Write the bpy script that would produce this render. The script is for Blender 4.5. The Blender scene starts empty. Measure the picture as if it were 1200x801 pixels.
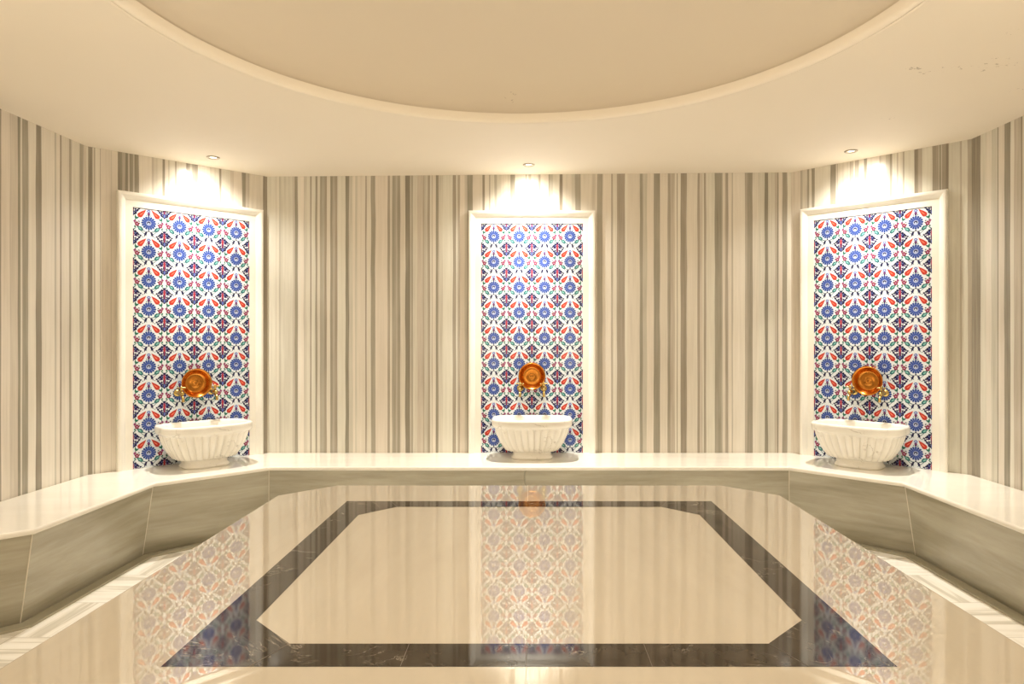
import bpy, bmesh, math, random
from mathutils import Vector, Matrix, noise as mnoise

C = bpy.context.scene.collection
K = 0.00672                      # metres per survey unit
FP = 785.0                       # focal length in survey units
CAMZ = 203 * K                   # eye height
BENCH_Z = CAMZ - 133 * K
SLAB_Z = CAMZ - 117 * K
CEIL_Z = CAMZ + 192.6 * K
TILT = 2.5 / 307.0               # the ceiling rises very slightly to the right
BACK = 785.0; MID = 360.0

def ceil_z(x): return CEIL_Z + x * TILT

# ------------------------------------------------------------------ materials
def new_mat(name):
    m = bpy.data.materials.new(name); m.use_nodes = True
    nt = m.node_tree; nt.nodes.clear()
    out = nt.nodes.new('ShaderNodeOutputMaterial')
    b = nt.nodes.new('ShaderNodeBsdfPrincipled')
    nt.links.new(b.outputs[0], out.inputs[0])
    return m, nt, b

def N(nt, t, **kw):
    n = nt.nodes.new(t)
    for k, v in kw.items():
        if k.startswith('i_'):
            n.inputs[k[2:].replace('_', ' ')].default_value = v
        else: setattr(n, k, v)
    return n

def ramp(nt, fac, stops, interp='LINEAR'):
    r = nt.nodes.new('ShaderNodeValToRGB'); r.color_ramp.interpolation = interp
    el = r.color_ramp.elements
    while len(el) < len(stops): el.new(0.5)
    for e, (p, c) in zip(el, stops):
        e.position = p; e.color = (c[0], c[1], c[2], 1)
    nt.links.new(fac, r.inputs[0]); return r.outputs[0]

def mixc(nt, fac, a, b, mode='MIX'):
    m = nt.nodes.new('ShaderNodeMix'); m.data_type = 'RGBA'; m.blend_type = mode
    for sock, v in ((m.inputs[0], fac), (m.inputs[6], a), (m.inputs[7], b)):
        if isinstance(v, (int, float)): sock.default_value = v
        elif isinstance(v, tuple): sock.default_value = (v[0], v[1], v[2], 1)
        else: nt.links.new(v, sock)
    return m.outputs[2]

def coords(nt, kind='Object', scale=(1, 1, 1), rot=(0, 0, 0), loc=(0, 0, 0)):
    tc = nt.nodes.new('ShaderNodeTexCoord'); mp = nt.nodes.new('ShaderNodeMapping')
    mp.inputs['Scale'].default_value = scale; mp.inputs['Rotation'].default_value = rot
    mp.inputs['Location'].default_value = loc
    nt.links.new(tc.outputs[kind], mp.inputs[0]); return mp.outputs[0]

def noise(nt, vec, scale, detail=4, rough=0.5, dist=0.0):
    n = N(nt, 'ShaderNodeTexNoise'); n.inputs['Scale'].default_value = scale
    n.inputs['Detail'].default_value = detail; n.inputs['Roughness'].default_value = rough
    n.inputs['Distortion'].default_value = dist
    nt.links.new(vec, n.inputs['Vector']); return n.outputs['Fac']

def mathn(nt, op, a, b=None):
    m = nt.nodes.new('ShaderNodeMath'); m.operation = op
    for s, v in ((m.inputs[0], a), (m.inputs[1], b)):
        if v is None: continue
        if isinstance(v, (int, float)): s.default_value = v
        else: nt.links.new(v, s)
    return m.outputs[0]

def striped_marble():
    m, nt, b = new_mat('striped marble wall')
    at = N(nt, 'ShaderNodeVertexColor', layer_name='stripe')
    sep = N(nt, 'ShaderNodeSeparateColor'); nt.links.new(at.outputs[0], sep.inputs[0])
    uv = coords(nt, 'UV', (1, 0.02, 1))
    uv2 = coords(nt, 'UV', (1, 0.12, 1))
    f = noise(nt, uv, 60, 5, 0.65)
    f2 = noise(nt, uv2, 16, 4, 0.6, 0.4)
    f3 = noise(nt, coords(nt, 'UV', (1, 0.35, 1)), 2.2, 3, 0.5)
    v = mathn(nt, 'ADD', sep.outputs[0], mathn(nt, 'MULTIPLY', mathn(nt, 'SUBTRACT', f, 0.5), 0.5))
    v = mathn(nt, 'ADD', v, mathn(nt, 'MULTIPLY', mathn(nt, 'SUBTRACT', f2, 0.5), 0.26))
    v = mathn(nt, 'ADD', v, mathn(nt, 'MULTIPLY', mathn(nt, 'SUBTRACT', f3, 0.5), 0.25))
    col = ramp(nt, v, [(0.0, (.76, .74, .68)), (0.28, (.64, .62, .555)), (0.55, (.46, .435, .375)), (0.95, (.245, .225, .18))])
    warm = mixc(nt, sep.outputs[1], (1.0, 1.0, 0.97), (1.02, 0.96, 0.93))
    col = mixc(nt, 1.0, col, warm, 'MULTIPLY')
    nt.links.new(col, b.inputs['Base Color'])
    b.inputs['Roughness'].default_value = 0.2
    b.inputs['IOR'].default_value = 1.45
    return m

def cream_marble(name, base, vein, rough=0.08, scale=(1, 1, 1), vein_amt=0.5, ior=1.5, band=None):
    m, nt, b = new_mat(name)
    v = coords(nt, 'Object', scale)
    f = noise(nt, v, 2.2, 6, 0.6, 0.6)
    col = mixc(nt, mathn(nt, 'MULTIPLY', ramp(nt, f, [(0.38, (0, 0, 0)), (0.72, (1, 1, 1))]), vein_amt), base, vein)
    f2 = noise(nt, v, 9, 5, 0.6, 0.3)
    col = mixc(nt, mathn(nt, 'MULTIPLY', ramp(nt, f2, [(0.5, (0, 0, 0)), (0.8, (1, 1, 1))]), vein_amt * 0.4), col, vein)
    nt.links.new(col, b.inputs['Base Color'])
    b.inputs['Roughness'].default_value = rough
    b.inputs['IOR'].default_value = ior
    return m

def veined_marble():
    m, nt, b = new_mat('white veined marble')
    v = coords(nt, 'Object', (1, 1, 1))
    f = noise(nt, v, 5, 6, 0.55, 1.2)
    d = mathn(nt, 'ABSOLUTE', mathn(nt, 'SUBTRACT', f, 0.5))
    vein = ramp(nt, d, [(0.0, (1, 1, 1)), (0.006, (.4, .4, .4)), (0.022, (0, 0, 0))])
    mask = ramp(nt, noise(nt, v, 5.5, 2, 0.5), [(0.52, (0, 0, 0)), (0.64, (1, 1, 1))])
    fac = mathn(nt, 'MULTIPLY', mathn(nt, 'MULTIPLY', vein, mask), 0.75)
    cloud = ramp(nt, noise(nt, v, 7, 4, 0.5), [(0.35, (.85, .83, .78)), (0.75, (.77, .745, .68))])
    col = mixc(nt, fac, cloud, (.36, .32, .27))
    nt.links.new(col, b.inputs['Base Color'])
    b.inputs['Roughness'].default_value = 0.22
    return m

def layered_marble():      # bench fronts: long soft horizontal bands
    m, nt, b = new_mat('grey beige layered marble')
    v = coords(nt, 'UV', (0.16, 1.0, 1), rot=(0, 0, 0.035))
    f = noise(nt, v, 7, 5, 0.6, 0.25)
    f2 = noise(nt, coords(nt, 'UV', (0.06, 1, 1), rot=(0, 0, 0.035)), 26, 4, 0.6)
    s = mathn(nt, 'ADD', mathn(nt, 'MULTIPLY', f, 0.72), mathn(nt, 'MULTIPLY', f2, 0.28))
    col = ramp(nt, s, [(0.3, (.25, .235, .17)), (0.45, (.35, .325, .25)), (0.58, (.43, .405, .325)), (0.72, (.50, .475, .395))])
    nt.links.new(col, b.inputs['Base Color'])
    b.inputs['Roughness'].default_value = 0.22
    return m

def dark_marble():
    m, nt, b = new_mat('dark brown veined marble')
    v = coords(nt, 'Object', (1, 1, 1))
    f = noise(nt, v, 3.6, 5, 0.6, 1.8)
    d = mathn(nt, 'ABSOLUTE', mathn(nt, 'SUBTRACT', f, 0.5))
    vein = ramp(nt, d, [(0.0, (1, 1, 1)), (0.004, (.5, .5, .5)), (0.012, (0, 0, 0))])
    mask = ramp(nt, noise(nt, v, 6, 3, 0.6), [(0.5, (0, 0, 0)), (0.6, (1, 1, 1))])
    fac = mathn(nt, 'MULTIPLY', mathn(nt, 'MULTIPLY', vein, mask), 0.65)
    base = ramp(nt, noise(nt, v, 8, 5, 0.6), [(0.3, (.030, .023, .017)), (0.75, (.070, .056, .043))])
    col = mixc(nt, fac, base, (.42, .38, .32))
    nt.links.new(col, b.inputs['Base Color'])
    b.inputs['Roughness'].default_value = 0.05
    b.inputs['IOR'].default_value = 1.42
    return m

def floor_marble():
    m, nt, b = new_mat('white striped marble floor')
    T = 60 * K
    tc = N(nt, 'ShaderNodeTexCoord'); sx = N(nt, 'ShaderNodeSeparateXYZ'); nt.links.new(tc.outputs['Object'], sx.inputs[0])
    X = mathn(nt, 'ADD', sx.outputs[0], 340 * K + 10 * T + 0.08); Y = mathn(nt, 'ADD', sx.outputs[1], 20 * T - 516 * K)
    ix = mathn(nt, 'FLOOR', mathn(nt, 'DIVIDE', X, T)); iy = mathn(nt, 'FLOOR', mathn(nt, 'DIVIDE', Y, T))
    par = mathn(nt, 'MODULO', mathn(nt, 'ADD', iy, ix), 2.0)
    cellid = mathn(nt, 'ADD', mathn(nt, 'MULTIPLY', ix, 7.31), mathn(nt, 'MULTIPLY', iy, 3.17))
    lat = N(nt, 'ShaderNodeCombineXYZ'); nt.links.new(mathn(nt, 'MULTIPLY', sx.outputs[0], 0.05), lat.inputs[0]); nt.links.new(sx.outputs[1], lat.inputs[1]); nt.links.new(cellid, lat.inputs[2])
    lon = N(nt, 'ShaderNodeCombineXYZ'); nt.links.new(sx.outputs[0], lon.inputs[0]); nt.links.new(mathn(nt, 'MULTIPLY', sx.outputs[1], 0.05), lon.inputs[1]); nt.links.new(cellid, lon.inputs[2])
    f1 = noise(nt, lat.outputs[0], 15, 4, 0.6); f2 = noise(nt, lon.outputs[0], 15, 4, 0.6)
    mx = nt.nodes.new('ShaderNodeMix'); mx.data_type = 'FLOAT'
    nt.links.new(par, mx.inputs[0]); nt.links.new(f1, mx.inputs[2]); nt.links.new(f2, mx.inputs[3])
    col = ramp(nt, mx.outputs[0], [(0.42, (.90, .87, .80)), (0.52, (.84, .80, .72)), (0.56, (.68, .64, .55)), (0.64, (.60, .56, .48)), (0.68, (.82, .78, .70))])
    # joints
    fx = mathn(nt, 'FRACT', mathn(nt, 'DIVIDE', X, T)); fy = mathn(nt, 'FRACT', mathn(nt, 'DIVIDE', Y, T))
    j = mathn(nt, 'MAXIMUM', mathn(nt, 'LESS_THAN', fx, 0.008), mathn(nt, 'LESS_THAN', fy, 0.008))
    col = mixc(nt, j, col, (.5, .46, .4))
    nt.links.new(col, b.inputs['Base Color']); b.inputs['Roughness'].default_value = 0.25
    return m

def plaster(name, col, stains=()):
    m, nt, b = new_mat(name)
    v = coords(nt, 'Object')
    f = noise(nt, v, 1.3, 3, 0.5)
    c = mixc(nt, f, col, tuple(x * 0.955 for x in col))
    if stains:
        ge = N(nt, 'ShaderNodeTexCoord'); tot = None
        for (x, y, sx_, sy_, rz) in stains:
            mp = N(nt, 'ShaderNodeMapping', vector_type='TEXTURE')
            mp.inputs['Location'].default_value = (x, y, 0); mp.inputs['Scale'].default_value = (sx_, sy_, 10)
            mp.inputs['Rotation'].default_value = (0, 0, rz)
            nt.links.new(ge.outputs['Object'], mp.inputs[0])
            L = N(nt, 'ShaderNodeVectorMath', operation='LENGTH'); nt.links.new(mp.outputs[0], L.inputs[0])
            w = mathn(nt, 'LESS_THAN', L.outputs['Value'], 1.0)
            tot = w if tot is None else mathn(nt, 'MAXIMUM', tot, w)
        sp = ramp(nt, noise(nt, v, 38, 3, 0.7), [(0.60, (0, 0, 0)), (0.66, (1, 1, 1))])
        c = mixc(nt, mathn(nt, 'MULTIPLY', mathn(nt, 'MULTIPLY', tot, sp), 0.55), c, (.20, .15, .09))
    nt.links.new(c, b.inputs['Base Color'])
    b.inputs['Roughness'].default_value = 0.7
    return m

def metal(name, col, rough, bump=0.0):
    m, nt, b = new_mat(name)
    v = coords(nt, 'Object')
    f = noise(nt, v, 30, 4, 0.6)
    c = mixc(nt, ramp(nt, f, [(0.4, (0, 0, 0)), (0.75, (1, 1, 1))]), col, tuple(x * 0.72 for x in col))
    nt.links.new(c, b.inputs['Base Color'])
    b.inputs['Metallic'].default_value = 1.0; b.inputs['Roughness'].default_value = rough
    if bump:
        bp = N(nt, 'ShaderNodeBump'); bp.inputs['Strength'].default_value = bump; bp.inputs['Distance'].default_value = 0.002
        nt.links.new(noise(nt, v, 90, 2, 0.5), bp.inputs['Height']); nt.links.new(bp.outputs[0], b.inputs['Normal'])
    return m

def tile_mat():
    m, nt, b = new_mat('painted glazed tile')
    at = N(nt, 'ShaderNodeVertexColor', layer_name='paint')
    v = coords(nt, 'Object')
    f = noise(nt, v, 60, 3, 0.6)
    c = mixc(nt, mathn(nt, 'MULTIPLY', f, 0.05), at.outputs[0], (.55, .60, .68))
    nt.links.new(c, b.inputs['Base Color'])
    b.inputs['Roughness'].default_value = 0.12; b.inputs['IOR'].default_value = 1.4
    return m

def emit(name, col, s):
    m = bpy.data.materials.new(name); m.use_nodes = True; nt = m.node_tree; nt.nodes.clear()
    o = nt.nodes.new('ShaderNodeOutputMaterial'); e = nt.nodes.new('ShaderNodeEmission')
    e.inputs[0].default_value = (*col, 1); e.inputs[1].default_value = s
    nt.links.new(e.outputs[0], o.inputs[0]); return m

M = {
 'wall': striped_marble(),
 'frame': cream_marble('ivory frame marble', (.84, .82, .755), (.76, .725, .65), 0.25),
 'seat': cream_marble('cream seat marble', (.84, .81, .74), (.74, .70, .615), 0.08, (0.6, 2.2, 1), 0.45),
 'slab': cream_marble('polished cream slab marble', (.535, .485, .405), (.455, .405, .325), 0.0, (2.4, 0.5, 1), 0.45, ior=1.53),
 'front': layered_marble(),
 'dark': dark_marble(),
 'basin': veined_marble(),
 'floor': floor_marble(),
 'drain': cream_marble('olive grey skirting marble', (.36, .335, .25), (.27, .25, .18), 0.2),
 'joint': cream_marble('pale joint filler', (.66, .61, .51), (.6, .55, .45), 0.5),
 'djoint': cream_marble('brown joint filler', (.12, .10, .08), (.10, .085, .065), 0.4),
 'tile': tile_mat(),
 'copper': metal('beaten copper', (.66, .26, .045), 0.2, 0.05),
 'brass': metal('old brass', (.62, .45, .16), 0.26),
 'chrome': metal('brushed nickel', (.42, .37, .30), 0.3),
 'lens': emit('lamp lens', (1.0, .86, .62), 6.0),
}

# ------------------------------------------------------------------ mesh helpers
def link(name, me, mat, parent=None, smooth=False):
    o = bpy.data.objects.new(name, me); C.objects.link(o)
    if mat is not None and not me.materials: me.materials.append(mat)
    if parent is not None: o.parent = parent
    if smooth:
        for p in me.polygons: p.use_smooth = True
    return o

def from_bm(name, bm, mat, parent=None, smooth=False, recalc=True):
    if recalc: bmesh.ops.recalc_face_normals(bm, faces=bm.faces)
    me = bpy.data.meshes.new(name); bm.to_mesh(me); bm.free()
    return link(name, me, mat, parent, smooth)

def tag(o, label, cat, group=None):
    o['label'] = label; o['category'] = cat
    if group: o['group'] = group
    return o

def thing(name, label, cat, loc=(0, 0, 0), rz=0, group=None):
    o = bpy.data.objects.new(name, None); C.objects.link(o); o.empty_display_size = 0.1
    o.location = loc; o.rotation_euler = (0, 0, rz)
    return tag(o, label, cat, group)

def struct(o): o['kind'] = 'structure'; return o

def bevel_obj(o, w, seg=3, angle=35):
    md = o.modifiers.new('bevel', 'BEVEL'); md.width = w; md.segments = seg
    md.limit_method = 'ANGLE'; md.angle_limit = math.radians(angle); md.harden_normals = False
    return o

def prism(pts, z0, z1, hole=None):
    """closed prism of a polygon (2-D metres); hole = inner polygon with the same vertex count"""
    bm = bmesh.new(); n = len(pts)
    lo = [bm.verts.new((x, y, z0)) for x, y in pts]; hi = [bm.verts.new((x, y, z1)) for x, y in pts]
    for i in range(n):
        j = (i + 1) % n; bm.faces.new((lo[i], lo[j], hi[j], hi[i]))
    if hole is None:
        bm.faces.new(lo[::-1]); bm.faces.new(hi)
    return bm

def ring_prism(outer, inner, z0, z1):
    bm = bmesh.new(); n = len(outer)
    V = {}
    for tagn, ps in (('o', outer), ('i', inner)):
        for zt, z in ((0, z0), (1, z1)):
            V[tagn, zt] = [bm.verts.new((x, y, z)) for x, y in ps]
    for i in range(n):
        j = (i + 1) % n
        bm.faces.new((V['o', 0][i], V['o', 0][j], V['o', 1][j], V['o', 1][i]))
        bm.faces.new((V['i', 0][j], V['i', 0][i], V['i', 1][i], V['i', 1][j]))
        bm.faces.new((V['o', 1][i], V['o', 1][j], V['i', 1][j], V['i', 1][i]))
        bm.faces.new((V['o', 0][j], V['o', 0][i], V['i', 0][i], V['i', 0][j]))
    return bm

def lathe(profile, seg=32, axis='Z', cap=False):
    bm = bmesh.new(); rings = []
    for r, z in profile:
        ring = []
        if r < 1e-6: ring = [bm.verts.new((0, 0, z))]
        else:
            for i in range(seg):
                a = 2 * math.pi * i / seg; ring.append(bm.verts.new((r * math.cos(a), r * math.sin(a), z)))
        rings.append(ring)
    for a, b in zip(rings, rings[1:]):
        for i in range(seg):
            j = (i + 1) % seg
            q = [a[i % len(a)], a[j % len(a)], b[j % len(b)], b[i % len(b)]]
            u = []
            for v in q:
                if v not in u: u.append(v)
            if len(u) >= 3:
                try: bm.faces.new(u)
                except ValueError: pass
    if axis == 'Y':   # the lathe axis (+z) turned to point along -y
        bmesh.ops.rotate(bm, verts=bm.verts, cent=(0, 0, 0), matrix=Matrix.Rotation(math.radians(90), 3, 'X'))
    return bm

def tube(pts, radii, seg=14):
    bm = bmesh.new(); rings = []; up = Vector((1, 0, 0))
    pts = [Vector(p) for p in pts]
    for i, p in enumerate(pts):
        d = (pts[min(i + 1, len(pts) - 1)] - pts[max(i - 1, 0)]).normalized()
        ref = up if abs(d.dot(up)) < 0.9 else Vector((0, 0, 1))
        a = d.cross(ref).normalized(); b = d.cross(a).normalized(); r = radii[i]
        rings.append([bm.verts.new(p + a * r * math.cos(t) + b * r * math.sin(t)) for t in [2 * math.pi * k / seg for k in range(seg)]])
    for A, B in zip(rings, rings[1:]):
        for i in range(seg):
            j = (i + 1) % seg; bm.faces.new((A[i], A[j], B[j], B[i]))
    bm.faces.new(rings[0][::-1]); bm.faces.new(rings[-1])
    return bm

def add_bm(dst, src, mat=Matrix.Identity(4)):
    me = bpy.data.meshes.new('tmp'); bmesh.ops.transform(src, matrix=mat, verts=src.verts); src.to_mesh(me); src.free()
    dst.from_mesh(me); bpy.data.meshes.remove(me)

# ------------------------------------------------------------------ room plan
HB, HS = 307.0, 434.5
right_side = [(HB, BACK), (HS, BACK - 127.5), (HS, 506.5), (HS + 60, 446.5), (HS + 60, 273.5), (HS, 213.5), (HS, 62.5), (HB, -65)]
PLAN = right_side + [(-x, y) for x, y in reversed(right_side)]        # clockwise seen from above, starts back right
def offset_poly(pts, d):
    out = []; n = len(pts)
    for i in range(n):
        p0, p1, p2 = Vector(pts[i - 1]), Vector(pts[i]), Vector(pts[(i + 1) % n])
        d1, d2 = (p1 - p0).normalized(), (p2 - p1).normalized()
        n1, n2 = Vector((d1.y, -d1.x)), Vector((d2.y, -d2.x))
        bis = (n1 + n2).normalized(); out.append(tuple(p1 + bis * (d / bis.dot(n1))))
    return out
def m2(pts): return [(x * K, y * K) for x, y in pts]

# stripe lists, px along the ceiling line (start, end, darkness)
def unpack(x0, s, seq):
    r = []
    for e, d in seq: r.append((x0 + e / s, d))
    return r
BACKS = ([(311, .8), (323, .22), (324, .38), (327, .2), (329, .48), (343, .33), (345.5, .45), (349, .8), (352.5, .15), (356, .1), (359.4, .38), (363.4, .25), (365, .78), (369.5, .25), (371.8, .78), (375, .3)]
  + unpack(310, 8.9, [(600, .68), (625, .62), (648, .8), (685, .25), (710, .75), (735, .58), (760, .75), (845, .2), (880, .88), (920, .38), (945, .15), (965, .38), (1050, .2), (1065, .75), (1110, .2)])
  + unpack(430, 8.9, [(88, .72), (215, .2), (240, .7), (262, .25), (300, .72), (318, .55), (348, .75), (400, .28), (450, .92), (460, .42), (480, .7), (525, .36), (585, .46), (600, .62), (635, .46), (658, .75), (675, .3), (685, .5), (718, .25), (745, .85), (790, .4), (895, .2), (930, .75), (945, .25), (970, .62), (1020, .18), (1045, .42), (1105, .8)])
  + unpack(550, 8.9, [(135, .27), (160, .85), (205, .2), (220, .62), (262, .25), (290, .6), (330, .36), (400, .25), (430, .42), (475, .82), (585, .12), (600, .55), (615, .2), (640, .6), (720, .28), (745, .65), (825, .22), (840, .7), (870, .48), (940, .25), (975, .95), (1065, .25)])
  + unpack(670, 8.9, [(35, .38), (95, .72), (210, .25), (245, .42), (265, .25), (320, .7), (410, .18), (430, .65), (470, .25), (555, .76), (580, .13), (710, .26), (740, .8), (785, .48), (855, .2), (920, .8), (1000, .25), (1030, .75), (1075, .52), (1095, .18), (1105, .65), (1135, .13)])
  + unpack(800, 8.9, [(42, .8), (155, .25), (180, .75), (210, .42), (220, .15), (245, .7), (335, .25), (400, .8), (415, .7), (445, .3), (475, .7), (510, .25), (525, .52), (650, .15), (675, .62), (730, .8), (790, .3), (855, .36), (890, 1.0), (960, .42), (985, .58), (1000, .88), (1040, .3), (1090, .8)]))
LCH = [(103.2, .28), (108.5, .9), (110, .3), (111.5, .65), (117, .2), (118, .62), (130, .28), (130.6, .55), (138, .28), (143, .9), (146.6, .62), (150, .88), (152, .5), (156, .85), (157.5, .5), (163, .85),
       (178, .18), (180.5, .48), (190.3, .3), (193.3, .82), (197.3, .2), (198.5, .5), (204.8, .2), (207, .65), (218.3, .28), (222.7, .8), (225.3, .5), (232.3, .75), (246.3, .13), (256.8, .28), (259.7, .82), (269.9, .22), (274.2, .4), (283.8, .18), (288.2, .85), (291.7, .52), (308.4, .3), (311, .82)]
LSD = [(1.4, .8), (11.6, .25), (21, .42), (24, .9), (26, .3), (33, .8), (42, .2), (48.8, .9), (64, .2), (66, .52), (70.3, .25), (72, .85), (81, .3), (83.5, .75), (93.4, .25), (97.5, .7), (103.2, .3)]
RCH = [(925, .25), (938, .3), (940.6, .58), (945.8, .36), (948.1, .75), (951, .3), (954.6, .8), (973, .22), (979.6, .86), (980.8, .3), (982, .55), (995.6, .3), (1000, .58), (1001.8, .2), (1006.5, .65), (1012.3, .25), (1015.8, .86), (1030.6, .22), (1032.4, .5), (1037.6, .3), (1042.8, .52), (1045.5, .86), (1050.9, .18), (1052.5, .52), (1057.7, .18), (1060, .62), (1071.7, .28), (1075.7, .92), (1080.5, .62), (1092.7, .25), (1099.6, .8), (1100.7, .52), (1102.8, .84), (1104, .5), (1108.6, .78), (1111.8, .95), (1125, .36), (1127.2, .55), (1134, .3), (1140.5, .62), (1143.7, .3)]
RSD = [(1149, .9), (1155.3, .3), (1161.7, .2), (1169, .42), (1170, .95), (1177, .3), (1184, .9), (1188.2, .2), (1196.2, .52), (1198.3, .85), (1200, .3)]

def px_q(px): return (px - 620) / 785.0
def arc_back(px): return (px - 620) + HB                       # from left corner
def arc_ch(px, sgn):                                           # from the back corner outward
    q = abs(px_q(px)); t = (785 * q - HB) / (127.5 * (1 + q)); return t * 127.5 * math.sqrt(2)
def arc_side(px): return (BACK - 127.5) - HS / abs(px_q(px))    # from the chamfer corner toward the camera

rnd = random.Random(7)
def random_stripes(s, end):
    out = []
    while s < end:
        w = rnd.choice([1.5, 2, 3, 4, 6, 9, 13, 18]); s += w
        d = rnd.choice([.15, .2, .25, .3, .4]) if w > 4.5 or rnd.random() < .4 else rnd.choice([.6, .7, .8, .9])
        if 5 < w < 10 and rnd.random() < .35: d = .75
        out.append((s, d))
    return out

CHL = 127.5 * math.sqrt(2)
def clean(L, end):
    L = sorted(L); out = []; s = 0
    for e, d in L:
        e = min(e, end)
        if e - s > 0.4: out.append((e, d)); s = e
    if out[-1][0] < end: out += [(min(e, end), d) for e, d in random_stripes(out[-1][0], end)]
    return out

def wall(name, runs, seed):
    """runs = [(p0, p1, stripes)] in plan units, stripes measured from p0; one continuous wall mesh"""
    me = bpy.data.meshes.new(name); bm = bmesh.new()
    lay = bm.loops.layers.float_color.new('stripe'); uv = bm.loops.layers.uv.new('UVMap')
    rg = random.Random(seed); rows = 14; base = 0.0
    for (p0, p1, stripes) in runs:
        p0 = Vector(p0); p1 = Vector(p1); L = (p1 - p0).length; d = (p1 - p0) / L
        edges = [0.0] + [e for e, _ in stripes]; edges[-1] = L
        cols = []
        for ei, e in enumerate(edges):
            ph = rg.uniform(0, 100); col = []
            lim = 0.4
            if 0 < ei < len(edges) - 1: lim = 0.13 * min(e - edges[ei - 1], edges[ei + 1] - e, 4.0)
            for r in range(rows + 1):
                off = 0 if ei in (0, len(edges) - 1) else lim * mnoise.noise(Vector((ph, r * 0.55, 0))) * 1.6
                x, y = (p0 + d * (e + off)) * K; zt = ceil_z(x) + 0.03
                z = zt * r / rows
                col.append((bm.verts.new((x, y, z)), base + e + off, z))
            cols.append(col)
        for i, (e, dk) in enumerate(stripes):
            hue = rg.random()
            for r in range(rows):
                q = [cols[i][r], cols[i + 1][r], cols[i + 1][r + 1], cols[i][r + 1]]
                try: f = bm.faces.new([v[0] for v in q])
                except ValueError: continue
                for lp, v in zip(f.loops, q):
                    lp[lay] = (dk, hue, 0, 1); lp[uv].uv = (v[1] * K, v[2])
        base += L + rg.uniform(20, 50)
    bm.to_mesh(me); bm.free()
    return struct(link(name, me, M['wall']))

P = PLAN  # 0..7 right side from the back, 8..15 left side from the front
wall('wall_back', [((-HB, BACK), (HB, BACK), clean([(arc_back(x), d) for x, d in BACKS], 2 * HB))], 1)
wall('wall_back_left', [((-HB, BACK), (-HS, BACK - 127.5), clean([(arc_ch(x, -1), d) for x, d in LCH if x < 309] , CHL))], 2)
wall('wall_back_right', [((HB, BACK), (HS, BACK - 127.5), clean([(arc_ch(x, 1), d) for x, d in RCH], CHL))], 3)
def side_runs(s, lst):
    runs = []
    for a, b in zip(range(1, 6), range(2, 7)):
        pa = (s * P[a][0], P[a][1]); pb = (s * P[b][0], P[b][1]); L = (Vector(pb) - Vector(pa)).length
        runs.append((pa, pb, clean(lst if a == 1 else random_stripes(0, L), L)))
    return runs
LS = []
prev = None
def to_arcs_ch(lst):   # lists give (end px, darkness) ordered left to right; left walls run the other way
    out = []; L = sorted(lst)
    for i, (x, d) in enumerate(L): out.append((L[i - 1][0] if i else None, x, d))
    return out
ls = [(arc_side(a) if a is not None and a < 620 else 151.0, d) for a, b_, d in to_arcs_ch(LSD)]
wall('wall_left', side_runs(-1, ls), 4)
wall('wall_right', side_runs(1, [(arc_side(x), d) for x, d in RSD]), 5)
fr = []
for (a, b) in ((6, 7), (7, 8), (8, 9)):
    L = (Vector(P[b]) - Vector(P[a])).length; fr.append((P[a], P[b], clean(random_stripes(0, L), L)))
wall('wall_front', fr, 6)
# the left chamfer list runs from the far corner: rebuild it in the right direction
o = bpy.data.objects['wall_back_left']; bpy.data.objects.remove(o)
lc = [(arc_ch(a, -1) if a is not None else CHL, d) for a, b_, d in to_arcs_ch([(x, d) for x, d in LCH])]
wall('wall_back_left', [((-HB, BACK), (-HS, BACK - 127.5), clean(lc, CHL))], 2)

# floor
bm = prism(m2(offset_poly(P, -12)), -0.06, 0.0)
struct(from_bm('floor', bm, M['floor']))

# ceiling with its round opening, the moulding and the shallow dome
CX, CY, RI, RO = -4 * K, 358 * K, 222 * K, 236 * K
def ray_poly(a, poly):
    d = Vector((math.cos(a), math.sin(a))); best = None; o_ = Vector((CX, CY))
    for i in range(len(poly)):
        p, q = Vector(poly[i - 1]), Vector(poly[i]); e = q - p
        den = d.x * e.y - d.y * e.x
        if abs(den) < 1e-9: continue
        w = p - o_; t = (w.x * e.y - w.y * e.x) / den; s = (w.x * d.y - w.y * d.x) / den
        if t > 0 and -1e-6 <= s <= 1 + 1e-6 and (best is None or t < best): best = t
    return o_ + d * best
poly = m2(offset_poly(P, -3)); SEG = 160
angs = sorted([2 * math.pi * i / SEG for i in range(SEG)] + [math.atan2(y - CY, x - CX) % (2 * math.pi) for x, y in poly])
bm = bmesh.new(); inn, out_, inn2, out2 = [], [], [], []
for a in angs:
    q = ray_poly(a, poly); x, y = CX + (RI + .01) * math.cos(a), CY + (RI + .01) * math.sin(a)
    inn.append(bm.verts.new((x, y, ceil_z(x)))); out_.append(bm.verts.new((q.x, q.y, ceil_z(q.x))))
for i in range(len(angs)):
    j = (i + 1) % len(angs); bm.faces.new((inn[i], inn[j], out_[j], out_[i]))
def at_ceiling(px, py):
    h = (397 - py); d = 192.6 * 785 / h; return ((px - 620) / 785 * d * K, d * K)
st = []
for px, py, rx, ry, rz in ((1072, 84, .05, .03, 0), (1090, 89, .07, .02, 0), (1118, 84, .10, .03, 0), (1148, 85, .10, .05, .2), (1165, 79, .10, .06, .4), (1184, 76, .10, .03, .5), (1188, 43, .06, .04, .6), (1188, 110, .05, .03, 0), (1040, 142, .05, .02, 0)):
    x, y = at_ceiling(px, py); st.append((x, y, rx, ry, rz))
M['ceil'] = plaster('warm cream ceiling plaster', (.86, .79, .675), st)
ceiling = struct(from_bm('ceiling', bm, M['ceil'], recalc=False))
bm = bmesh.new(); rings = []   # dome
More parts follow.
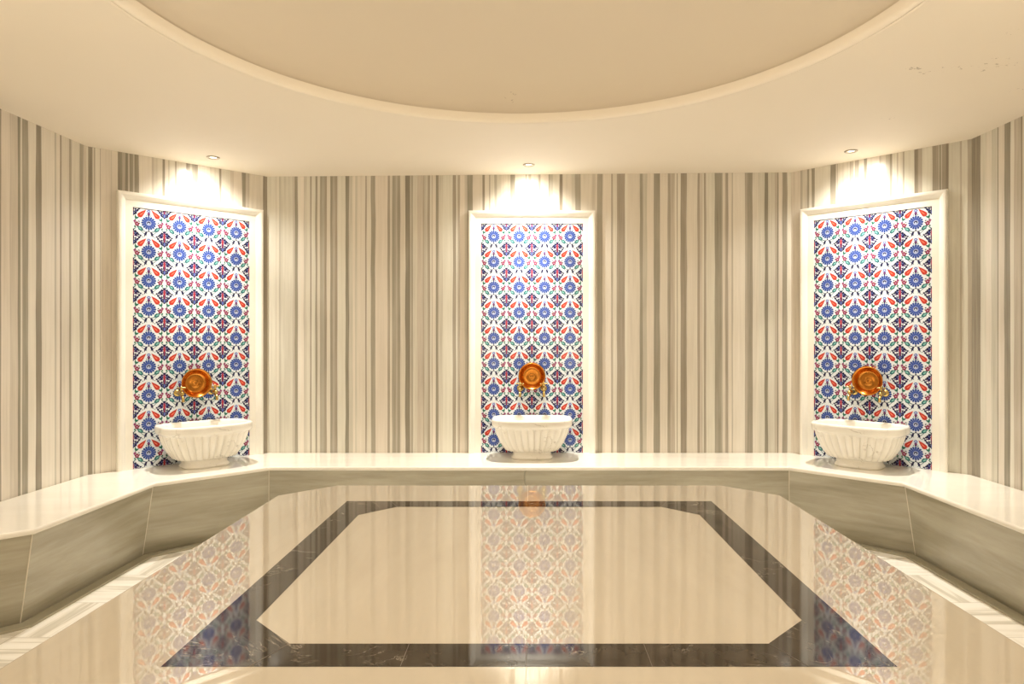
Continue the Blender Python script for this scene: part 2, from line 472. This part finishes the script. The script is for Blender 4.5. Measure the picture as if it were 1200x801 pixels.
for k in range(15):
    t = k / 14 * math.pi / 2; r = (RI + .012) * math.cos(t) + 1e-4; h = 0.03 + 0.33 * math.sin(t)
    rings.append([bm.verts.new((CX + r * math.cos(2 * math.pi * i / 96), CY + r * math.sin(2 * math.pi * i / 96), ceil_z(CX + r * math.cos(2 * math.pi * i / 96)) + h)) for i in range(96)])
rings.insert(0, [bm.verts.new((CX + (RI + .012) * math.cos(2 * math.pi * i / 96), CY + (RI + .012) * math.sin(2 * math.pi * i / 96), ceil_z(CX + RI * math.cos(2 * math.pi * i / 96)) - .004)) for i in range(96)])
for A, B in zip(rings, rings[1:]):
    for i in range(96):
        j = (i + 1) % 96; bm.faces.new((A[i], A[j], B[j], B[i]))
dx, dy = at_ceiling(598, 133)
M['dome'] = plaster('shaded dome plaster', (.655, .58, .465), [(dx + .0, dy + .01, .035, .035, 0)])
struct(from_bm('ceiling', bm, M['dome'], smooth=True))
# moulding ring (trim)
prof = [(RI, .012), (RI, -.006), (RI + .004, -.018), (RI + .016, -.024), (RI + .030, -.022), (RI + .036, -.008), (RI + .043, -.007), (RI + .050, -.014), (RI + .062, -.017), (RI + .074, -.011), (RI + .082, .0), (RI + .083, .012)]
bm = bmesh.new(); rings = []
for r, dz in prof:
    rings.append([bm.verts.new((CX + r * math.cos(2 * math.pi * i / 160), CY + r * math.sin(2 * math.pi * i / 160), ceil_z(CX + r * math.cos(2 * math.pi * i / 160)) + dz * 1.5)) for i in range(160)])
for A, B in zip(rings, rings[1:]):
    for i in range(160):
        j = (i + 1) % 160; bm.faces.new((A[i], B[i], B[j], A[j]))
struct(from_bm('trim_1', bm, M['ceil'], smooth=True, recalc=False))

# ------------------------------------------------------------------ the wall bench
def open_offset(d): return offset_poly(P, d)
wallp = open_offset(0.6); nose = open_offset(88); face_t = open_offset(85); face_b = open_offset(72.5)
ordr = [7, 6, 5, 4, 3, 2, 1, 0, 15, 14, 13, 12, 11, 10, 9, 8]        # from the front right round the back to the front left
bench = thing('marble_bench', 'continuous low cream marble wall bench running round the walls under the three tiled panels', 'bench')
def strip_prism(a, b, z0, z1):
    """U-shaped solid between polylines a (wall) and b (front)"""
    bm = bmesh.new(); n = len(a)
    vs = [[bm.verts.new((x, y, z)) for x, y in pl] for pl in (a, b) for z in (z0, z1)]
    a0, a1, b0, b1 = vs
    for i in range(n - 1):
        bm.faces.new((a0[i], a0[i + 1], a1[i + 1], a1[i])); bm.faces.new((b0[i + 1], b0[i], b1[i], b1[i + 1]))
        bm.faces.new((a1[i], a1[i + 1], b1[i + 1], b1[i])); bm.faces.new((a0[i + 1], a0[i], b0[i], b0[i + 1]))
    bm.faces.new((a0[0], a1[0], b1[0], b0[0])); bm.faces.new((a0[-1], b0[-1], b1[-1], a1[-1]))
    return bm
sel = lambda poly_: m2([poly_[i] for i in ordr])
o = from_bm('seat_slab', strip_prism(sel(wallp), sel(nose), BENCH_Z - 0.028, BENCH_Z), M['seat'], bench)
bevel_obj(o, 0.011, 4)
tb, bb, wb = sel(face_t), sel(face_b), sel(open_offset(60))
for i in range(len(tb) - 1):
    t0, t1, b0, b1, w0, w1 = map(Vector, (tb[i], tb[i + 1], bb[i], bb[i + 1], wb[i], wb[i + 1]))
    # long back run is made of two slabs, the others of one
    cuts = [0, 1] if (t1 - t0).length < 2.5 else [0, (2.063 - 0.03) / 4.0, 1]
    for c0, c1 in zip(cuts, cuts[1:]):
        bm = bmesh.new(); uvl = bm.loops.layers.uv.new('UVMap'); Lr = (t1 - t0).length
        e = 0.0012 / Lr; f0 = c0 + (e if c0 > 0 else 0); f1 = c1 - (e if c1 < 1 else 0)
        zt, zb = BENCH_Z - 0.029, 0.002
        def P3(a, b, f, z): p = a.lerp(b, f); return (p.x, p.y, z)
        q = [P3(b0, b1, f0, zb), P3(b0, b1, f1, zb), P3(t0, t1, f1, zt), P3(t0, t1, f0, zt),
             P3(w0, w1, f0, zb), P3(w0, w1, f1, zb), P3(w0, w1, f1, zt), P3(w0, w1, f0, zt)]
        v = [bm.verts.new(p) for p in q]; off = rnd.uniform(0, 30)
        for idx in ((0, 1, 2, 3), (5, 4, 7, 6), (3, 2, 6, 7), (1, 0, 4, 5), (0, 3, 7, 4), (2, 1, 5, 6)):
            f = bm.faces.new([v[k] for k in idx])
            for lp, k in zip(f.loops, idx):
                lp[uvl].uv = (off + (f0 if k in (0, 3, 4, 7) else f1) * Lr, q[k][2])
        from_bm('front_panel', bm, M['front'], bench)
    # pale filled joint at each corner
    if 0 < i: from_bm('corner_joint', tube([(b0.x, b0.y, 0.004), (t0.x, t0.y, BENCH_Z - 0.03)], [0.0028, 0.0028], 6), M['joint'], bench)
# skirting gutter
sk = struct(from_bm('baseboard_bench', strip_prism(sel(open_offset(74.5)), sel(open_offset(84)), 0.0, 0.012), M['drain']))

# ------------------------------------------------------------------ the heated centre platform
def octa(hw, y0, y1, c): return [(hw - c, y1), (hw, y1 - c), (hw, y0 + c), (hw - c, y0), (-hw + c, y0), (-hw, y0 + c), (-hw, y1 - c), (-hw + c, y1)]
plat = thing('marble_platform', 'large octagonal polished cream marble platform with dark rectangular border in the centre of the room', 'platform')
base = [(x, y) for x, y in octa(183, 189, 531, 33)]
from_bm('base', prism(m2(base), 0.001, SLAB_Z - 0.04), M['front'], plat)
o = from_bm('top_slab', prism(m2(octa(189, 183, 537, 35)), SLAB_Z - 0.04, SLAB_Z), M['slab'], plat); bevel_obj(o, 0.012, 4)
oy0, oy1 = .3047 * FP, .6158 * FP; ow = 131.5
iy0, iy1 = .3278 * FP, .595 * FP; iw = 113.5; ic = 21.5
outer = [(ow, oy1), (ow, oy1), (ow, oy0), (ow, oy0), (-ow, oy0), (-ow, oy0), (-ow, oy1), (-ow, oy1)]
bm = bmesh.new(); ins = octa(iw, iy0, iy1, ic)
z = SLAB_Z + 0.0006
O4 = [bm.verts.new((x * K, y * K, z)) for x, y in ((ow, oy1), (ow, oy0), (-ow, oy0), (-ow, oy1))]
I8 = [bm.verts.new((x * K, y * K, z)) for x, y in ins]
for f in ((O4[0], O4[1], I8[2], I8[1]), (O4[0], I8[1], I8[0]), (O4[1], O4[2], I8[4], I8[3]), (O4[1], I8[3], I8[2]),
          (O4[2], O4[3], I8[6], I8[5]), (O4[2], I8[5], I8[4]), (O4[3], O4[0], I8[0], I8[7]), (O4[3], I8[7], I8[6])):
    bm.faces.new(f)
for f in bm.faces:
    if f.normal.z < 0: f.normal_flip()
from_bm('dark_border', bm, M['dark'], plat, recalc=False)
def line_strip(name, mat, a, b, w, z):
    bm = bmesh.new()
    a, b = Vector(a) * K, Vector(b) * K; d = (b - a).normalized(); n = Vector((-d.y, d.x)) * w / 2
    f = bm.faces.new([bm.verts.new((p.x, p.y, z)) for p in (a + n, b + n, b - n, a - n)]); f.normal_update()
    if f.normal.z < 0: f.normal_flip()
    from_bm(name, bm, mat, plat, recalc=False)
for s in (-1, 1):
    for (yo, yi) in ((oy0, iy0), (oy1, iy1)):
        line_strip('border_joint', M['djoint'], (s * (iw - ic), yi), (s * (iw - ic + 8), yo), 0.002, SLAB_Z + 0.0010)
for x in (-46, -1, 44): line_strip('border_joint', M['djoint'], (x, oy0), (x, iy0), 0.0018, SLAB_Z + 0.0010)
line_strip('slab_joint', M['joint'], (-1, 184), (-1, oy0), 0.0018, SLAB_Z + 0.0007)
line_strip('slab_joint', M['joint'], (-1, oy1), (-1, 536), 0.0018, SLAB_Z + 0.0007)

# ------------------------------------------------------------------ painted tiles
PW, PH, CELL = 4, 9, 0.2
def clip(poly_, xmin, xmax, ymin, ymax):
    def cut(pts, inside, inter):
        out = []
        for i in range(len(pts)):
            a, b = pts[i - 1], pts[i]
            ia, ib = inside(a), inside(b)
            if ib:
                if not ia: out.append(inter(a, b))
                out.append(b)
            elif ia: out.append(inter(a, b))
        return out
    for ax, lim, sg in ((0, xmin, 1), (0, xmax, -1), (1, ymin, 1), (1, ymax, -1)):
        def inside(p): return sg * (p[ax] - lim) >= 0
        def inter(a, b):
            t = (lim - a[ax]) / (b[ax] - a[ax]); return (a[0] + (b[0] - a[0]) * t, a[1] + (b[1] - a[1]) * t)
        poly_ = cut(poly_, inside, inter)
        if len(poly_) < 3: return []
    return poly_
NAVY, BLUE, LAV, LT = (.006, .006, .06), (.012, .055, .27), (.10, .14, .46), (.48, .55, .75)
RED, DRED, TEAL, GREEN, PINK, PURP, WHITE = (.47, .030, .018), (.22, .015, .03), (.012, .12, .14), (.012, .15, .10), (.30, .03, .11), (.045, .010, .12), (.70, .75, .80)
def ell(cx, cy, a, b, rot, n=12):
    c, s = math.cos(rot), math.sin(rot)
    return [(cx + a * math.cos(t) * c - b * math.sin(t) * s, cy + a * math.cos(t) * s + b * math.sin(t) * c) for t in [2 * math.pi * k / n for k in range(n)]]
def petal(x0, y0, x1, y1, w, blunt=.62):   # teardrop from tip 0 to the wide end 1
    dx, dy = x1 - x0, y1 - y0; L = math.hypot(dx, dy); ux, uy = dx / L, dy / L; nx, ny = -uy, ux
    pr = [(0, 0), (.25, .38), (.45, .68), (blunt, 1), (.5 + blunt / 2, .85), (.97, .5), (1, 0)]
    pts = [(t, h) for t, h in pr] + [(t, -h) for t, h in pr[-2:0:-1]]
    return [(x0 + ux * L * t + nx * h * w / 2, y0 + uy * L * t + ny * h * w / 2) for t, h in pts]
def stroke(pts, w):
    L, R = [], []
    for i, p in enumerate(pts):
        a = pts[max(i - 1, 0)]; b = pts[min(i + 1, len(pts) - 1)]; dx, dy = b[0] - a[0], b[1] - a[1]; l = math.hypot(dx, dy)
        n = (-dy / l * w / 2, dx / l * w / 2); L.append((p[0] + n[0], p[1] + n[1])); R.append((p[0] - n[0], p[1] - n[1]))
    return L + R[::-1]
def grow(p, k):
    cx = sum(x for x, _ in p) / len(p); cy = sum(y for _, y in p) / len(p)
    return [(cx + (x - cx) * k, cy + (y - cy) * k) for x, y in p]
def star(cx, cy, r0, r1, n, ph=0):
    return [(cx + (r1 if k % 2 else r0) * math.cos(ph + math.pi * k / n), cy + (r1 if k % 2 else r0) * math.sin(ph + math.pi * k / n)) for k in range(2 * n)]
S = []          # (layer, colour, polygon) around the rosette at 0,0; one repeat
for k in range(16):
    a = math.pi / 2 + 2 * math.pi * k / 16
    S.append((1, BLUE, petal(.10 * math.cos(a), .10 * math.sin(a), .240 * math.cos(a), .240 * math.sin(a), .074, .70)))
S.append((2, LAV, star(0, 0, .150, .128, 16, math.pi / 16)))
for k in range(16):
    a = math.pi / 2 + 2 * math.pi * k / 16; S.append((3, BLUE, petal(.074 * math.cos(a), .074 * math.sin(a), .150 * math.cos(a), .150 * math.sin(a), .032, .7)))
S.append((3, LT, ell(0, 0, .070, .070, 0, 16))); S.append((4, NAVY, ell(0, .008, .052, .048, 0, 14))); S.append((5, LT, ell(0, -.012, .027, .027, 0, 8)))
S.append((1, NAVY, ell(0, .262, .024, .030, 0, 8))); S.append((1, NAVY, ell(0, -.268, .028, .026, 0, 8)))
S.append((2, PURP, star(0, .315, .052, .034, 5, math.pi / 2))); S.append((3, PINK, ell(0, .315, .018, .016, 0, 6)))
S.append((2, LAV, star(0, .408, .062, .042, 6))); S.append((3, LT, ell(0, .410, .028, .018, 0, 8))); S.append((2, PINK, ell(0, .362, .016, .02, 0, 6)))
for s in (-1, 1):
    m = lambda p: [(s * x, y) for x, y in p]
    S.append((2, RED, m(petal(.098, .445, .315, .208, .150, .78)))); S.append((3, (.88, .22, .12), m(petal(.15, .37, .27, .26, .026))))
    S.append((1, DRED, m(ell(.305, .214, .040, .022, -.75 + math.pi / 2, 8))))
    S.append((2, GREEN, m(petal(.30, .19, .41, .125, .062)))); S.append((2, GREEN, m(petal(.425, .262, .405, .125, .052))))
    S.append((1, TEAL, m(stroke([(.41, .14), (.415, .06), (.395, -.04), (.35, -.12), (.28, -.2), (.2, -.27), (.10, -.30)], .026))))
    S.append((1, TEAL, m(stroke([(.06, -.45), (.11, -.41), (.19, -.34), (.26, -.27)], .018))))
    S.append((2, DRED, m(star(.365, -.060, .085, .052, 5, .4)))); S.append((3, PINK, m(star(.365, -.060, .050, .03, 5, 1.0)))); S.append((4, LT, m(ell(.365, -.060, .015, .015, 0, 6))))
    S.append((2, (.25, .04, .14), m(star(.435, .030, .048, .030, 5, .1)))); S.append((2, NAVY, m(ell(.305, .035, .026, .018, .8, 6))))
    S.append((2, NAVY, m(ell(.29, -.03, .022, .016, .3, 6))))
    S.append((2, TEAL, m(petal(.375, -.125, .195, -.255, .125, .5)))); S.append((3, (.22, .52, .46), m(petal(.335, -.155, .235, -.230, .042, .5))))
    S.append((2, GREEN, m(ell(.425, -.165, .042, .022, .9, 8)))); S.append((2, TEAL, m(ell(.44, -.225, .026, .016, .3, 8))))
    S.append((2, NAVY, m(petal(.145, -.485, .070, -.305, .070, .45)))); S.append((1, NAVY, m(stroke([(.07, -.33), (.03, -.30), (0, -.27)], .018))))
    S.append((2, TEAL, m(ell(.065, .262, .028, .014, .9, 6))))
S = [(l, c, grow(p, 1.15) if l >= 2 else p) for l, c, p in S]
# palmette at (.5, .5): a diamond of separate lobes round a red stem
Q = [(1, NAVY, ell(0, .225, .044, .036, 0, 10)), (1, PURP, ell(0, .155, .034, .045, 0, 8)), (2, PINK, ell(0, .09, .034, .095, 0, 10)), (3, RED, ell(0, .07, .016, .07, 0, 8)),
     (1, NAVY, ell(0, -.03, .040, .09, 0, 10)), (2, PINK, ell(0, -.05, .016, .075, 0, 8)), (2, LAV, ell(0, -.185, .024, .055, 0, 8)), (1, NAVY, ell(0, -.17, .045, .085, 0, 10)), (1, NAVY, ell(0, -.262, .030, .024, 0, 8))]
for s in (-1, 1):
    m = lambda p: [(s * x, y) for x, y in p]
    Q += [(1, NAVY, m(ell(.072, .178, .040, .030, .7, 10))), (1, NAVY, m(ell(.102, .108, .060, .050, .5, 12))), (3, LAV, m(ell(.085, .118, .024, .013, .9, 8))),
          (1, NAVY, m(ell(.168, .082, .036, .028, -.5, 10))), (1, NAVY, m(ell(.232, .046, .030, .026, .5, 8))), (1, NAVY, m(ell(.192, -.020, .040, .028, .9, 10))),
          (1, PURP, m(ell(.095, .035, .050, .026, -.2, 8))), (1, PURP, m(ell(.160, .022, .020, .016, .2, 6))),
          (1, NAVY, m(ell(.080, -.055, .034, .022, .6, 8))),
          (1, NAVY, m(ell(.140, -.088, .042, .030, .9, 10))), (1, NAVY, m(ell(.092, -.125, .046, .038, .9, 10))), (3, LAV, m(ell(.095, -.12, .020, .012, .9, 8))), (1, NAVY, m(ell(.085, -.190, .036, .030, .9, 10))),
          (1, NAVY, m(ell(.045, -.225, .024, .020, .9, 8))), (1, TEAL, m(ell(.290, .008, .018, .014, .4, 6)))]
Q = [(l, c, [(x * 1.06, y * 1.03) for x, y in grow(p, 1.14)]) for l, c, p in Q]
S += [(l, c, [(x + .5, y + .5) for x, y in p]) for l, c, p in Q]
def tile_mesh():
    bm = bmesh.new(); lay = bm.loops.layers.float_color.new('paint')
    def face(pts, zz, col):
        vs = [bm.verts.new((x, -zz, y)) for x, y in pts]
        try: f = bm.faces.new(vs)
        except ValueError: return
        f.normal_update()
        if f.normal.y > 0: f.normal_flip()
        for lp in f.loops: lp[lay] = (*col, 1)
    W, H = PW * CELL, PH * CELL
    face([(-W / 2, 0), (W / 2, 0), (W / 2, H), (-W / 2, H)], .008, WHITE)
    face([(-W / 2, 0), (-W / 2, H), (W / 2, H), (W / 2, 0)], 0, WHITE)
    for i in range(-1, PW + 1):
        for j in range(-1, PH + 1):
            for l, c, p in S:
                q = clip([((x + .5 + i) * CELL - W / 2, (y + .5 + j) * CELL) for x, y in p], -W / 2, W / 2, 0, H)
                if len(q) >= 3: face(q, .008 + l * .00018, c)
    # dark painted rim along the top
    face([(-W / 2, H - .003), (W / 2, H - .003), (W / 2, H), (-W / 2, H)], .0093, (.10, .10, .2))
    me = bpy.data.meshes.new('tile_field'); bm.to_mesh(me); bm.free(); me.materials.append(M['tile']); return me
TM = tile_mesh()

def frame_mesh():
    prof = [(.098, .001), (.098, .014), (.052, .016), (.049, .021), (.040, .031), (.022, .044), (.010, .045), (.002, .040), (0, .034), (0, .001)]
    # path: offsets from tile field edge; profile x = distance from the outer edge
    W, H = PW * CELL / 2, PH * CELL; bm = bmesh.new(); rings = []
    for kind in range(4):
        ring = []
        for d, h in prof:
            o_ = .098 - d
            x, z = [(-W - o_, 0), (-W - o_, H + o_), (W + o_, H + o_), (W + o_, 0)][kind]
            ring.append(bm.verts.new((x, -h, z)))
        rings.append(ring)
    for A, B in zip(rings, rings[1:]):
        for i in range(len(prof)):
            j = (i + 1) % len(prof); bm.faces.new((A[i], A[j], B[j], B[i]))
    bm.faces.new(rings[0][::-1]); bm.faces.new(rings[-1])
    bmesh.ops.recalc_face_normals(bm, faces=bm.faces)
    me = bpy.data.meshes.new('marble_frame'); bm.to_mesh(me); bm.free(); me.materials.append(M['frame']); return me
FM = frame_mesh()

# ------------------------------------------------------------------ basin
def plan_pt(u, a, b0, yb):
    """closed D-like plan; u in 0..1 round; a half width, b0 depth; yb = back y (wall side, 0) ; front at -b0"""
    t = 2 * math.pi * u
    c, s = math.cos(t), math.sin(t); n = 4.2 if s > 0 else 3.0
    x = a * math.copysign(abs(c) ** (2 / n), c); y = math.copysign(abs(s) ** (2 / n), s) * b0 / 2
    return x, y
def basin_mesh():
    A, B = .302, .405
    # (z, scale width, scale depth, flute amplitude)
    prof = [(0.0, .50, .56, 0), (.012, .52, .58, 0), (.018, .50, .56, 0), (.030, .47, .53, 0), (.046, .47, .53, 0), (.056, .50, .56, 0),
            (.060, .58, .62, .2), (.066, .665, .69, .7), (.085, .71, .73, 1), (.11, .765, .78, 1), (.14, .82, .83, 1), (.17, .865, .87, 1), (.20, .90, .905, 1), (.222, .92, .925, .85), (.232, .925, .93, .3), (.236, .93, .935, 0),
            (.240, .955, .96, 0), (.246, .985, .985, 0), (.258, 1.0, 1.0, 0), (.285, 1.0, 1.0, 0), (.296, .993, .992, 0), (.300, .975, .97, 0), (.300, .90, .87, 0), (.296, .875, .84, 0), (.285, .86, .82, 0),
            (.24, .83, .79, 0), (.18, .76, .72, 0), (.13, .62, .58, 0), (.105, .42, .4, 0), (.098, .15, .15, 0)]
    n = 420; NF = 30; bm = bmesh.new(); rings = []
    # uniform arc length parameter
    raw = [plan_pt(k / 2000, A, B, 0) for k in range(2001)]; acc = [0]
    for p, q in zip(raw, raw[1:]): acc.append(acc[-1] + math.hypot(q[0] - p[0], q[1] - p[1]))
    us = []; k = 0
    for i in range(n):
        t = acc[-1] * i / n
        while acc[k + 1] < t: k += 1
        us.append((k + (t - acc[k]) / max(1e-9, acc[k + 1] - acc[k])) / 2000)
    for z, sw, sd, fl in prof:
        ring = []
        for i, u in enumerate(us):
            x, y = plan_pt(u, A, B, 0)
            fr_ = abs(math.sin(math.pi * NF * i / n)) ** .5
            g = 1 - fl * .095 * (1 - fr_)
            ring.append(bm.verts.new((x * sw * g, y * sd * g - B / 2 - .012 + (1 - sd) * 0.03, z)))
        rings.append(ring)
    for a_, b_ in zip(rings, rings[1:]):
        for i in range(n):
            j = (i + 1) % n; bm.faces.new((a_[i], a_[j], b_[j], b_[i]))
    bm.faces.new(rings[0][::-1]); bm.faces.new(rings[-1])
    bmesh.ops.recalc_face_normals(bm, faces=bm.faces)
    me = bpy.data.meshes.new('fluted_basin'); bm.to_mesh(me); bm.free(); me.materials.append(M['basin'])
    for p in me.polygons: p.use_smooth = True
    return me
BM = basin_mesh()

# copper bowl: opens toward the room (-y), base against the wall
def bowl_mesh():
    prof = [(0, 0), (.060, 0), (.066, .003), (.084, .022), (.098, .040), (.1035, .046), (.106, .050), (.1035, .053), (.099, .051), (.092, .042), (.078, .022),
            (.066, .0060), (.060, .0042), (.030, .0040), (.027, .0060), (.022, .0060), (.019, .0042), (.012, .005), (.007, .009), (0, .0105)]
    bm = lathe(prof, 56, 'Y'); bmesh.ops.recalc_face_normals(bm, faces=bm.faces)
    me = bpy.data.meshes.new('copper_bowl'); bm.to_mesh(me); bm.free(); me.materials.append(M['copper'])
    for p in me.polygons: p.use_smooth = True
    return me
BW = bowl_mesh()

def tap_meshes():
    out = {}
    fl = lathe([(0, 0), (.026, 0), (.027, .003), (.022, .006), (.018, .010), (.013, .013), (0, .013)], 24, 'Y')
    body = lathe([(0, .010), (.010, .010), (.010, .022), (.014, .026), (.014, .031), (.011, .036), (.016, .050), (.012, .064), (.012, .070), (.017, .076), (.018, .084), (.016, .092), (.011, .098), (.014, .102), (.013, .108), (.006, .114), (0, .116)], 24, 'Y')
    sp = tube([(0, -.078, -.004), (0, -.086, -.012), (0, -.098, -.020), (0, -.110, -.026), (0, -.118, -.034), (0, -.120, -.046), (0, -.120, -.054), (0, -.120, -.058)],
              [.011, .0105, .010, .0095, .0095, .0095, .011, .0115], 16)
    st_ = lathe([(0, .012), (.007, .012), (.007, .026), (.010, .029), (.010, .033), (.005, .037), (.005, .044), (.008, .047), (.006, .052), (0, .054)], 18)
    bmesh.ops.translate(st_, verts=st_.verts, vec=(0, -.084, 0))
    hd = bmesh.new(); add_bm(hd, st_)
    add_bm(hd, tube([(-.030, -.084, .040), (-.026, -.084, .040), (-.021, -.084, .040), (0, -.084, .040), (.021, -.084, .040), (.026, -.084, .040), (.030, -.084, .040)], [.003, .0065, .0042, .0038, .0042, .0065, .003], 12))
    for nm, b in (('wall_flange', fl), ('tap_body', body), ('spout', sp), ('tap_handle', hd)):
        bmesh.ops.recalc_face_normals(b, faces=b.faces)
        me = bpy.data.meshes.new(nm); b.to_mesh(me); b.free(); me.materials.append(M['brass'])
        for p in me.polygons: p.use_smooth = True
        out[nm] = me
    return out
TAPS = tap_meshes()

def light_meshes():
    ring = lathe([(.026, .004), (.026, -.003), (.031, -.007), (.040, -.007), (.044, -.003), (.044, .0), (.026, .004)], 36)
    bmesh.ops.recalc_face_normals(ring, faces=ring.faces)
    m1 = bpy.data.meshes.new('trim_ring'); ring.to_mesh(m1); ring.free(); m1.materials.append(M['chrome'])
    ln = lathe([(0, -.001), (.012, -.0015), (.024, .0), (.0262, .003)], 28)
    m2_ = bpy.data.meshes.new('lens'); ln.to_mesh(m2_); ln.free(); m2_.materials.append(M['lens'])
    return m1, m2_
LR, LL = light_meshes()

WARM = (1.0, .90, .76); NEUT = (1.0, .95, .85)
def spot(name, loc, energy, size, blend=0.7, tilt=(0, 0, 0), col=NEUT, rad=0.02):
    L = bpy.data.lights.new(name, 'SPOT'); L.energy = energy; L.spot_size = math.radians(size); L.spot_blend = blend
    L.color = col; L.shadow_soft_size = rad
    o = bpy.data.objects.new(name, L); C.objects.link(o); o.location = loc; o.rotation_euler = tilt; return o
def area(name, loc, rot, sx_, sy_, energy, col=WARM):
    L = bpy.data.lights.new(name, 'AREA'); L.shape = 'RECTANGLE'; L.size = sx_; L.size_y = sy_; L.energy = energy; L.color = col
    o = bpy.data.objects.new(name, L); C.objects.link(o); o.location = loc; o.rotation_euler = rot; return o

niches = [   # wall point, rotation, words, tap half spacing, bowl drop, spot power
    ((3.3, BACK), 0, 'centre', .092, 0.0, 1.0),
    ((-307 - .448 * 127.5, BACK - .448 * 127.5), math.radians(45), 'left', .115, -.030, .72),
    ((307 + .481 * 127.5, BACK - .481 * 127.5), math.radians(-45), 'right', .105, -.012, .72),
]
WORDS = {
 'centre': ('on the back wall, straight ahead', 'under the straight-on back wall panel', 'on the back wall panel', 'above the back wall panel'),
 'left': ('on the angled wall at the left', 'under the left angled wall panel', 'on the left angled wall panel', 'above the left angled wall panel'),
 'right': ('on the angled wall at the right', 'under the right angled wall panel', 'on the right angled wall panel', 'above the right angled wall panel'),
}
for (wx, wy), rz, side, ts, drop, pw in niches:
    a, b, c, d = WORDS[side]
    base_m = Matrix.Translation((wx * K, wy * K, 0)) @ Matrix.Rotation(rz, 4, 'Z')
    def at(x, y, z_): return tuple(base_m @ Vector((x, y, z_)))
    t = thing('tiled_wall_panel', 'tall floral tile panel in a bevelled marble frame ' + a, 'wall panel', at(0, 0, BENCH_Z + .0005), rz, 'framed floral tile panels')
    link('tile_field', TM, None, t); fo = link('marble_frame', FM, None, t)
    t = link('marble_basin', BM, None); t.location = at(0, -.018 if side == 'centre' else -.018, BENCH_Z + .0005); t.rotation_euler = (0, 0, rz)
    tag(t, 'fluted white veined marble basin on the bench ' + b, 'basin', 'fluted marble basins')
    zb = 1.075 + drop
    t = link('copper_bowl', BW, None); t.location = at(0, -.012, zb); t.rotation_euler = (0, 0, rz)
    tag(t, 'round copper bowl resting upright on two brass taps ' + c, 'bowl', 'copper bath bowls')
    for s, w in ((-1, 'left'), (1, 'right')):
        t = thing('brass_tap', 'brass tap %s the copper bowl %s' % ({'left': 'left of', 'right': 'right of'}[w], c), 'tap', at(s * ts, -.0095, .978), rz, 'brass taps')
        for nm in ('wall_flange', 'tap_body', 'spout', 'tap_handle'): link(nm, TAPS[nm], None, t)
    lx, ly, lz = {'centre': (-.025, -.30, 0), 'left': (.03, -.29, 0), 'right': (-.03, -.29, 0)}[side]
    px_, py_, _ = at(lx, ly, 0); cz = ceil_z(px_)
    t = thing('ceiling_downlight', 'small round recessed ceiling spotlight ' + d, 'ceiling light', (px_, py_, cz), 0, 'recessed ceiling spotlights')
    link('trim_ring', LR, None, t); link('lens', LL, None, t)
    tl = math.radians(6)
    q = Matrix.Rotation(rz, 4, 'Z') @ Matrix.Rotation(tl, 4, 'X')
    sp = spot('niche_spot_' + side, (px_, py_, cz - .02), 50 * pw, 140, 0.9); sp.rotation_euler = q.to_euler()
    sp2 = spot('niche_beam_' + side, (px_, py_, cz - .02), 190 * pw, 72, 1.0); sp2.rotation_euler = (Matrix.Rotation(rz, 4, 'Z') @ Matrix.Rotation(math.radians(-3), 4, 'X')).to_euler()
    sp3 = spot('niche_wash_' + side, (px_, py_, cz - .02), 15 * pw, 112, 1.0); sp3.rotation_euler = (Matrix.Rotation(rz, 4, 'Z') @ Matrix.Rotation(math.radians(42), 4, 'X')).to_euler()

# unseen lamps for the rest of the room
for (x, y) in ((-2.0, .9), (2.0, .9), (-2.65, 3.6), (2.65, 3.6), (0, .15)):
    pass
dl = area('dome_fill', (CX, CY, CEIL_Z + .20), (0, 0, 0), 1.7, 1.7, 13); dl.data.spread = math.radians(125)  # added fill light for the room; no lamp is known in the dome
# unseen fill lamps added below the camera, facing up to brighten the ceiling
area('fill_up_a', (-.9, .1, .95), (math.radians(180), 0, 0), 1.2, .5, 42)
area('fill_up_b', (.9, .1, .95), (math.radians(180), 0, 0), 1.2, .5, 42)
for s in (-1, 1):
    spot('aisle_spot', (s * 2.28, 3.75, ceil_z(s * 2.28) - .02), 40, 70, 0.9)
    spot('aisle_spot', (s * 2.28, 2.2, ceil_z(s * 2.28) - .02), 40, 70, 0.9)

w = bpy.data.worlds.new('World'); bpy.context.scene.world = w; w.use_nodes = True
w.node_tree.nodes['Background'].inputs[0].default_value = (1, .85, .65, 1); w.node_tree.nodes['Background'].inputs[1].default_value = .05

cam = bpy.data.cameras.new('Camera'); co = bpy.data.objects.new('Camera', cam); C.objects.link(co)
cam.sensor_width = 36; cam.lens = 785 / 1200 * 36; cam.shift_x = -20 / 1200; cam.shift_y = -3.5 / 1200; cam.clip_start = .02
co.location = (0, 0, CAMZ); co.rotation_euler = (math.radians(90), 0, 0)
sc = bpy.context.scene; sc.camera = co
sc.view_settings.view_transform = 'Standard'; sc.view_settings.look = 'None'; sc.view_settings.exposure = 0.22
sc.cycles.max_bounces = 14; sc.cycles.diffuse_bounces = 8; sc.cycles.glossy_bounces = 5
sc.cycles.use_denoising = True
sc.cycles.sample_clamp_indirect = 8; sc.cycles.caustics_reflective = False; sc.cycles.caustics_refractive = False
